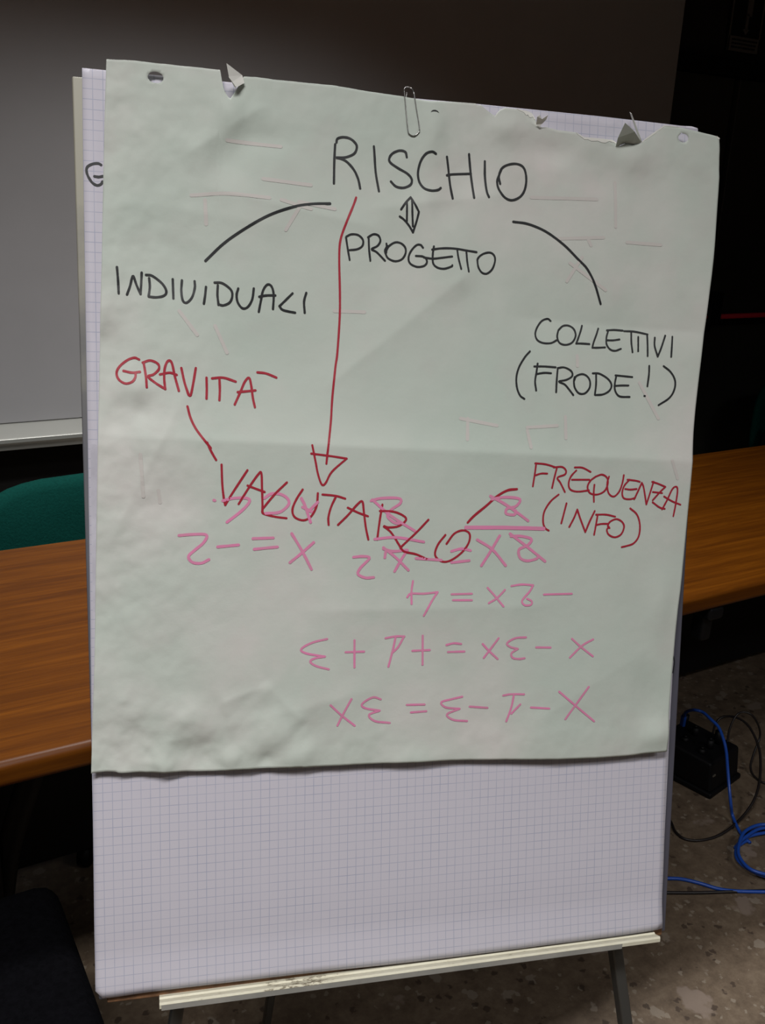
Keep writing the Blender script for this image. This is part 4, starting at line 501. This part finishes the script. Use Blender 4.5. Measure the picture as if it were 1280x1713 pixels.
# pad
pad=empty('flip_chart_pad',label='squared white flip chart pad standing on the easel',cat='paper pad',M=BM)
pT=S4(D['ptop']); pB=S4(D['pbottom']); pL=S4(D['pleft']); pR=S4(D['pright'])
pR=pR[:-1]+[(pB[-1][0],pB[-1][1])]
pR[0]=pT[-1]
surface('front_page',pT,[(pB[0][0]-0.0002,pB[0][1])]+smooth_poly(pB,3)[1:],pL,pR,hp,M_grid,pad,90,120,0.0002,uv=True)
b=B(); box(b,(0.3425,0.489,-0.0065),(0.681,0.974,0.0095)); mobj('page_stack',b,M_page,pad,bevel=0.001)
b=B(); box(b,(0.3445,0.490,-0.0010),(0.684,0.9745,0.0004)); mobj('page',b,M_page,pad)
def ribbon(name,words,hf,parent):
    for wd in words:
        lab,ink,wmm,strokes=wd
        b=B()
        for k,st in enumerate(strokes):
            P=catmull([(x/1e4,y/1e4,0) for x,y in st],5 if len(st)>2 else 8)
            # resample long spans
            Q=[P[0]]
            for a,c in zip(P,P[1:]):
                n_=max(1,int((c-a).length/0.004))
                for i in range(1,n_+1): Q.append(a.lerp(c,i/n_))
            N=len(Q); hw=wmm*1e-3/2*(1.15 if ink=='black' else 1.3 if ink=='faint' else 1.08); prev=None; eps=(0.00045 if ink!='faint' else 0.0003)+0.00002*(k%5)
            rr=[]
            seed=random.random()*50
            for i,p in enumerate(Q):
                tdir=Q[min(i+1,N-1)]-Q[max(i-1,0)]
                if tdir.length<1e-9: tdir=Vector((1,0,0))
                tdir.normalize(); s_=Vector((-tdir.y,tdir.x,0))
                ww=hw*(1+0.12*noise.noise(Vector((seed,i*0.35,0))))
                rr.append((p,tdir,s_,ww))
            def vert(x,y): return b.verts.new((x,y,hf(x,y)+eps))
            rows=[]
            for i,(p,td,s_,ww) in enumerate(rr):
                rows.append([vert(p.x+s_.x*ww*f_,p.y+s_.y*ww*f_) for f_ in(-1,0,1)])
            # round caps
            for end,(i,sg) in enumerate(((0,-1),(N-1,1))):
                p,td,s_,ww=rr[i]; r_=rows[i]
                cap=[]
                for a in (-60,-30,0,30,60):
                    q=p+td*sg*ww*math.cos(math.radians(a))+s_*ww*math.sin(math.radians(a)); cap.append(vert(q.x,q.y))
                loop=[r_[0]]+cap+[r_[2]]
                for a,c in zip(loop,loop[1:]):
                    try: b.faces.new((r_[1],a,c) if sg<0 else (r_[1],c,a)) if False else b.faces.new((r_[1],a,c))
                    except ValueError: pass
            for a,c in zip(rows,rows[1:]):
                for q in(0,1): b.faces.new((a[q],a[q+1],c[q+1],c[q]))
        me=bpy.data.meshes.new(name); b.normal_update()
        for f in b.faces:
            if f.normal.z<0: f.normal_flip()
        b.to_mesh(me); b.free(); me.materials.append(INK[ink])
        o=bpy.data.objects.new(name if ink!='faint' else 'show_through',me); link(o,parent); o['label']=lab
        if ink=='faint': o['kind']='stuff'
random.seed(5)
ribbon('handwriting',D['padwords'],hp,pad)
# loose sheet clipped in front
sh=empty('loose_sheet',label='large creased old paper sheet with handwriting, clipped over the pad',cat='paper sheet',M=BM)
T=S4(D['top']); Bo=smooth_poly(S4(D['bottom']),3); Lf=smooth_poly(S4(D['left']),3); Rt=smooth_poly(S4(D['right']),3)
H=S4(D['hole'])
surface('sheet',[(p[0],p[1]) for p in T],[(p[0],p[1]) for p in Bo],[(p[0],p[1]) for p in Lf],[(p[0],p[1]) for p in Rt],hs,M_sheet,sh,340,280,0.00025,
  holes=[(H[0][0],H[0][1],0.0078,0.0056),(H[2][0]-0.0005,H[2][1],0.0062,0.0050)])
ribbon('handwriting',D['words'],hs,sh)
def flap(name,pts,m,parent,th=0.0003):
    b=B(); vs=[b.verts.new((x/1e4,y/1e4,n/1e4)) for x,y,n in pts]; b.faces.new(vs)
    bmesh.ops.triangulate(b,faces=b.faces[:]); me=bpy.data.meshes.new(name); b.to_mesh(me); b.free(); me.materials.append(m)
    o=bpy.data.objects.new(name,me); link(o,parent); md=o.modifiers.new('thick','SOLIDIFY'); md.thickness=th; return o
for k in ('flap1','flap1b','flap2','flap3','flap4'): flap('torn_flap',D[k],M_torn if k!='flap2' else M_sheet,sh)
for k,(i0,i1,wd) in enumerate(((31,34,0.0035),(39,43,0.003),(47,51,0.0012),(53,57,0.0022))):
    b=B(); pr=None
    seg=T[i0:i1+1]; Q=[]
    for a,c in zip(seg,seg[1:]):
        for q in range(4): Q.append((a[0]+(c[0]-a[0])*q/4,a[1]+(c[1]-a[1])*q/4))
    Q.append(seg[-1])
    for i,(x,y) in enumerate(Q):
        ww=wd*(0.5+random.random())*math.sin(math.pi*(i+0.4)/len(Q)); p0=b.verts.new((x,y+0.0004,hs(x,y)+0.0006)); p1=b.verts.new((x+0.0005,y-ww,hs(x,y-ww)+0.0005))
        if pr: b.faces.new((pr[0],p0,p1,pr[1]))
        pr=(p0,p1)
    mobj('torn_edge',b,M_torn,sh)['label']='white torn paper fibre'
# slit of the middle punch hole
b=B()
c0=(H[1][0],H[1][1]); rr=[]
for i in range(13):
    a=math.radians(20+i*140/12); ro=0.0050
    for r_,dn in ((ro,0.0006),(ro-0.0016*math.sin(math.radians(i*15)),0.0006)):
        x=c0[0]+r_*math.cos(a); y=c0[1]-0.001+r_*0.9*math.sin(a); rr.append(b.verts.new((x,y,hs(x,y)+dn)))
for i in range(12): b.faces.new((rr[2*i],rr[2*i+2],rr[2*i+3],rr[2*i+1]))
mobj('punch_slit',b,INK['black'],sh)['label']='dark slit of the folded punch hole'
# paper clip
clip=empty('paper_clip',label='long silver wire paper clip on the top edge of the sheet',cat='paper clip',M=BM)
C=S4(D['clip'])
def cz(x,y): return hs(x,y)+0.0012
front=[(x,y,cz(x,min(y,0.980))) for x,y in C]
outer=front[:-2]
path=catmull([Vector(p) for p in front[0:11]],8,closed=True)
for p in path:
    if p.y>0.9835: p.z-= (p.y-0.9835)*0.5
b=B(); tube(b,path,0.00062,8,closed=True)
inner=[(0.3345,0.985),(0.3335,0.975),(0.337,0.955),(0.339,0.948),(0.342,0.9465),(0.345,0.949),(0.3445,0.960),(0.3415,0.980)]
tube(b,catmull([Vector((x,y,0.0035)) for x,y in inner],5),0.0006,8)
mobj('wire',b,M_wire,clip,True)
# ---------------------------------------------------------------- floor box and cables
A=Vector((1.888,1.4035,0)); ux=Vector((0.979,0.2035,0)); uy=Vector((-0.2035,0.979,0))
MB=Matrix(((ux.x,uy.x,0,A.x),(ux.y,uy.y,0,A.y),(0,0,1,0),(0,0,0,1)))
jb=empty('junction_box',label='black plastic cable box on the floor under the right end of the table',cat='cable box',M=MB)
b=B(); prof(b,[(0.004,0.012),(0.014,0.098),(0.18,0.105),(0.196,0.012)],0.006,0.154); mobj('body',b,M_black,jb,bevel=0.008)
b=B(); box(b,(0.08,0.1,0.008),(0.162,0.204,0.016)); mobj('base_rim',b,M_black,jb,bevel=0.005)
M_metal=mat('dull_socket_metal',(0.35,0.33,0.28),0.4,0.8)
for i,(x,y) in enumerate(((0.035,0.06),(0.075,0.06),(0.115,0.06),(0.05,0.12),(0.10,0.12),(0.12,0.165))):
    b=B(); tube(b,[(x,y,0.096),(x,y,0.112+0.012*(i%3))],0.010,12); tube(b,[(x,y,0.112+0.012*(i%3)),(x,y,0.118+0.012*(i%3))],0.0045,10); mobj('socket',b,M_black,jb,True)
b=B(); box(b,(0.02,0.008,0.062),(0.012,0.003,0.004)); mobj('clasp',b,M_metal,jb)
cb=D['cab']
def cable(name,pts,r,m,label,cat='cable',group=None,n=7,zmin=None):
    b=B(); q=catmull(pts,n)
    for p in q: p.z=max(p.z,r+0.0003)
    tube(b,q,r,8); o=mobj(name,b,m,None,True); tag(o,label,cat,group); return o
ba=cb['blue_a']
cc=Vector(cb['coil_c'])
coil=[]
for k in range(1,34):
    a=math.radians(160-k*30); R_=0.098+0.006*math.sin(k*1.7)
    coil.append((cc.x+0.012*math.sin(k*0.5)+R_*math.cos(a),cc.y+R_*0.86*math.sin(a),0.006+0.0016*k*0.5))
cable('network_cable',ba[:-1]+[(1.83,1.235,0.006)]+coil,0.0042,M_blue,'blue cable arching out of the black box into a coil on the floor','cable')
p=Vector(ba[0]); b=B(); bar(b,(p.x,p.y,p.z-0.028),(p.x,p.y,p.z+0.006),0.017,0.014)
pl=mobj('cable_plug',b,M_blue,None,bevel=0.003); tag(pl,'blue connector plugged upright into the black floor box','plug')
b=B(); bar(b,(p.x,p.y,p.z-0.045),(p.x,p.y,p.z-0.028),0.014,0.011); mobj('plug_tip',b,M_black,pl)
cable('network_cable',[(1.05,1.75,0.006),(1.22,1.50,0.006),(1.38,1.32,0.006)]+cb['blue_b'],0.0042,M_blue,'blue cable lying straight on the floor beside a black cable')
cable('power_cable',[(0.95,1.72,0.004),(1.15,1.48,0.004),(1.32,1.29,0.004)]+cb['black_c'],0.0038,M_cable,'black cable lying straight on the floor at the lower right')
cable('power_cable',[(1.50,1.76,0.004),(1.66,1.64,0.004),(1.735,1.50,0.004)]+cb['black_a'],0.0034,M_cable,'black cable looping in a wide curve in front of the black box')
cable('power_cable',cb['black_b'],0.0030,M_cable,'thin black cable looping up behind the black box to the right edge')
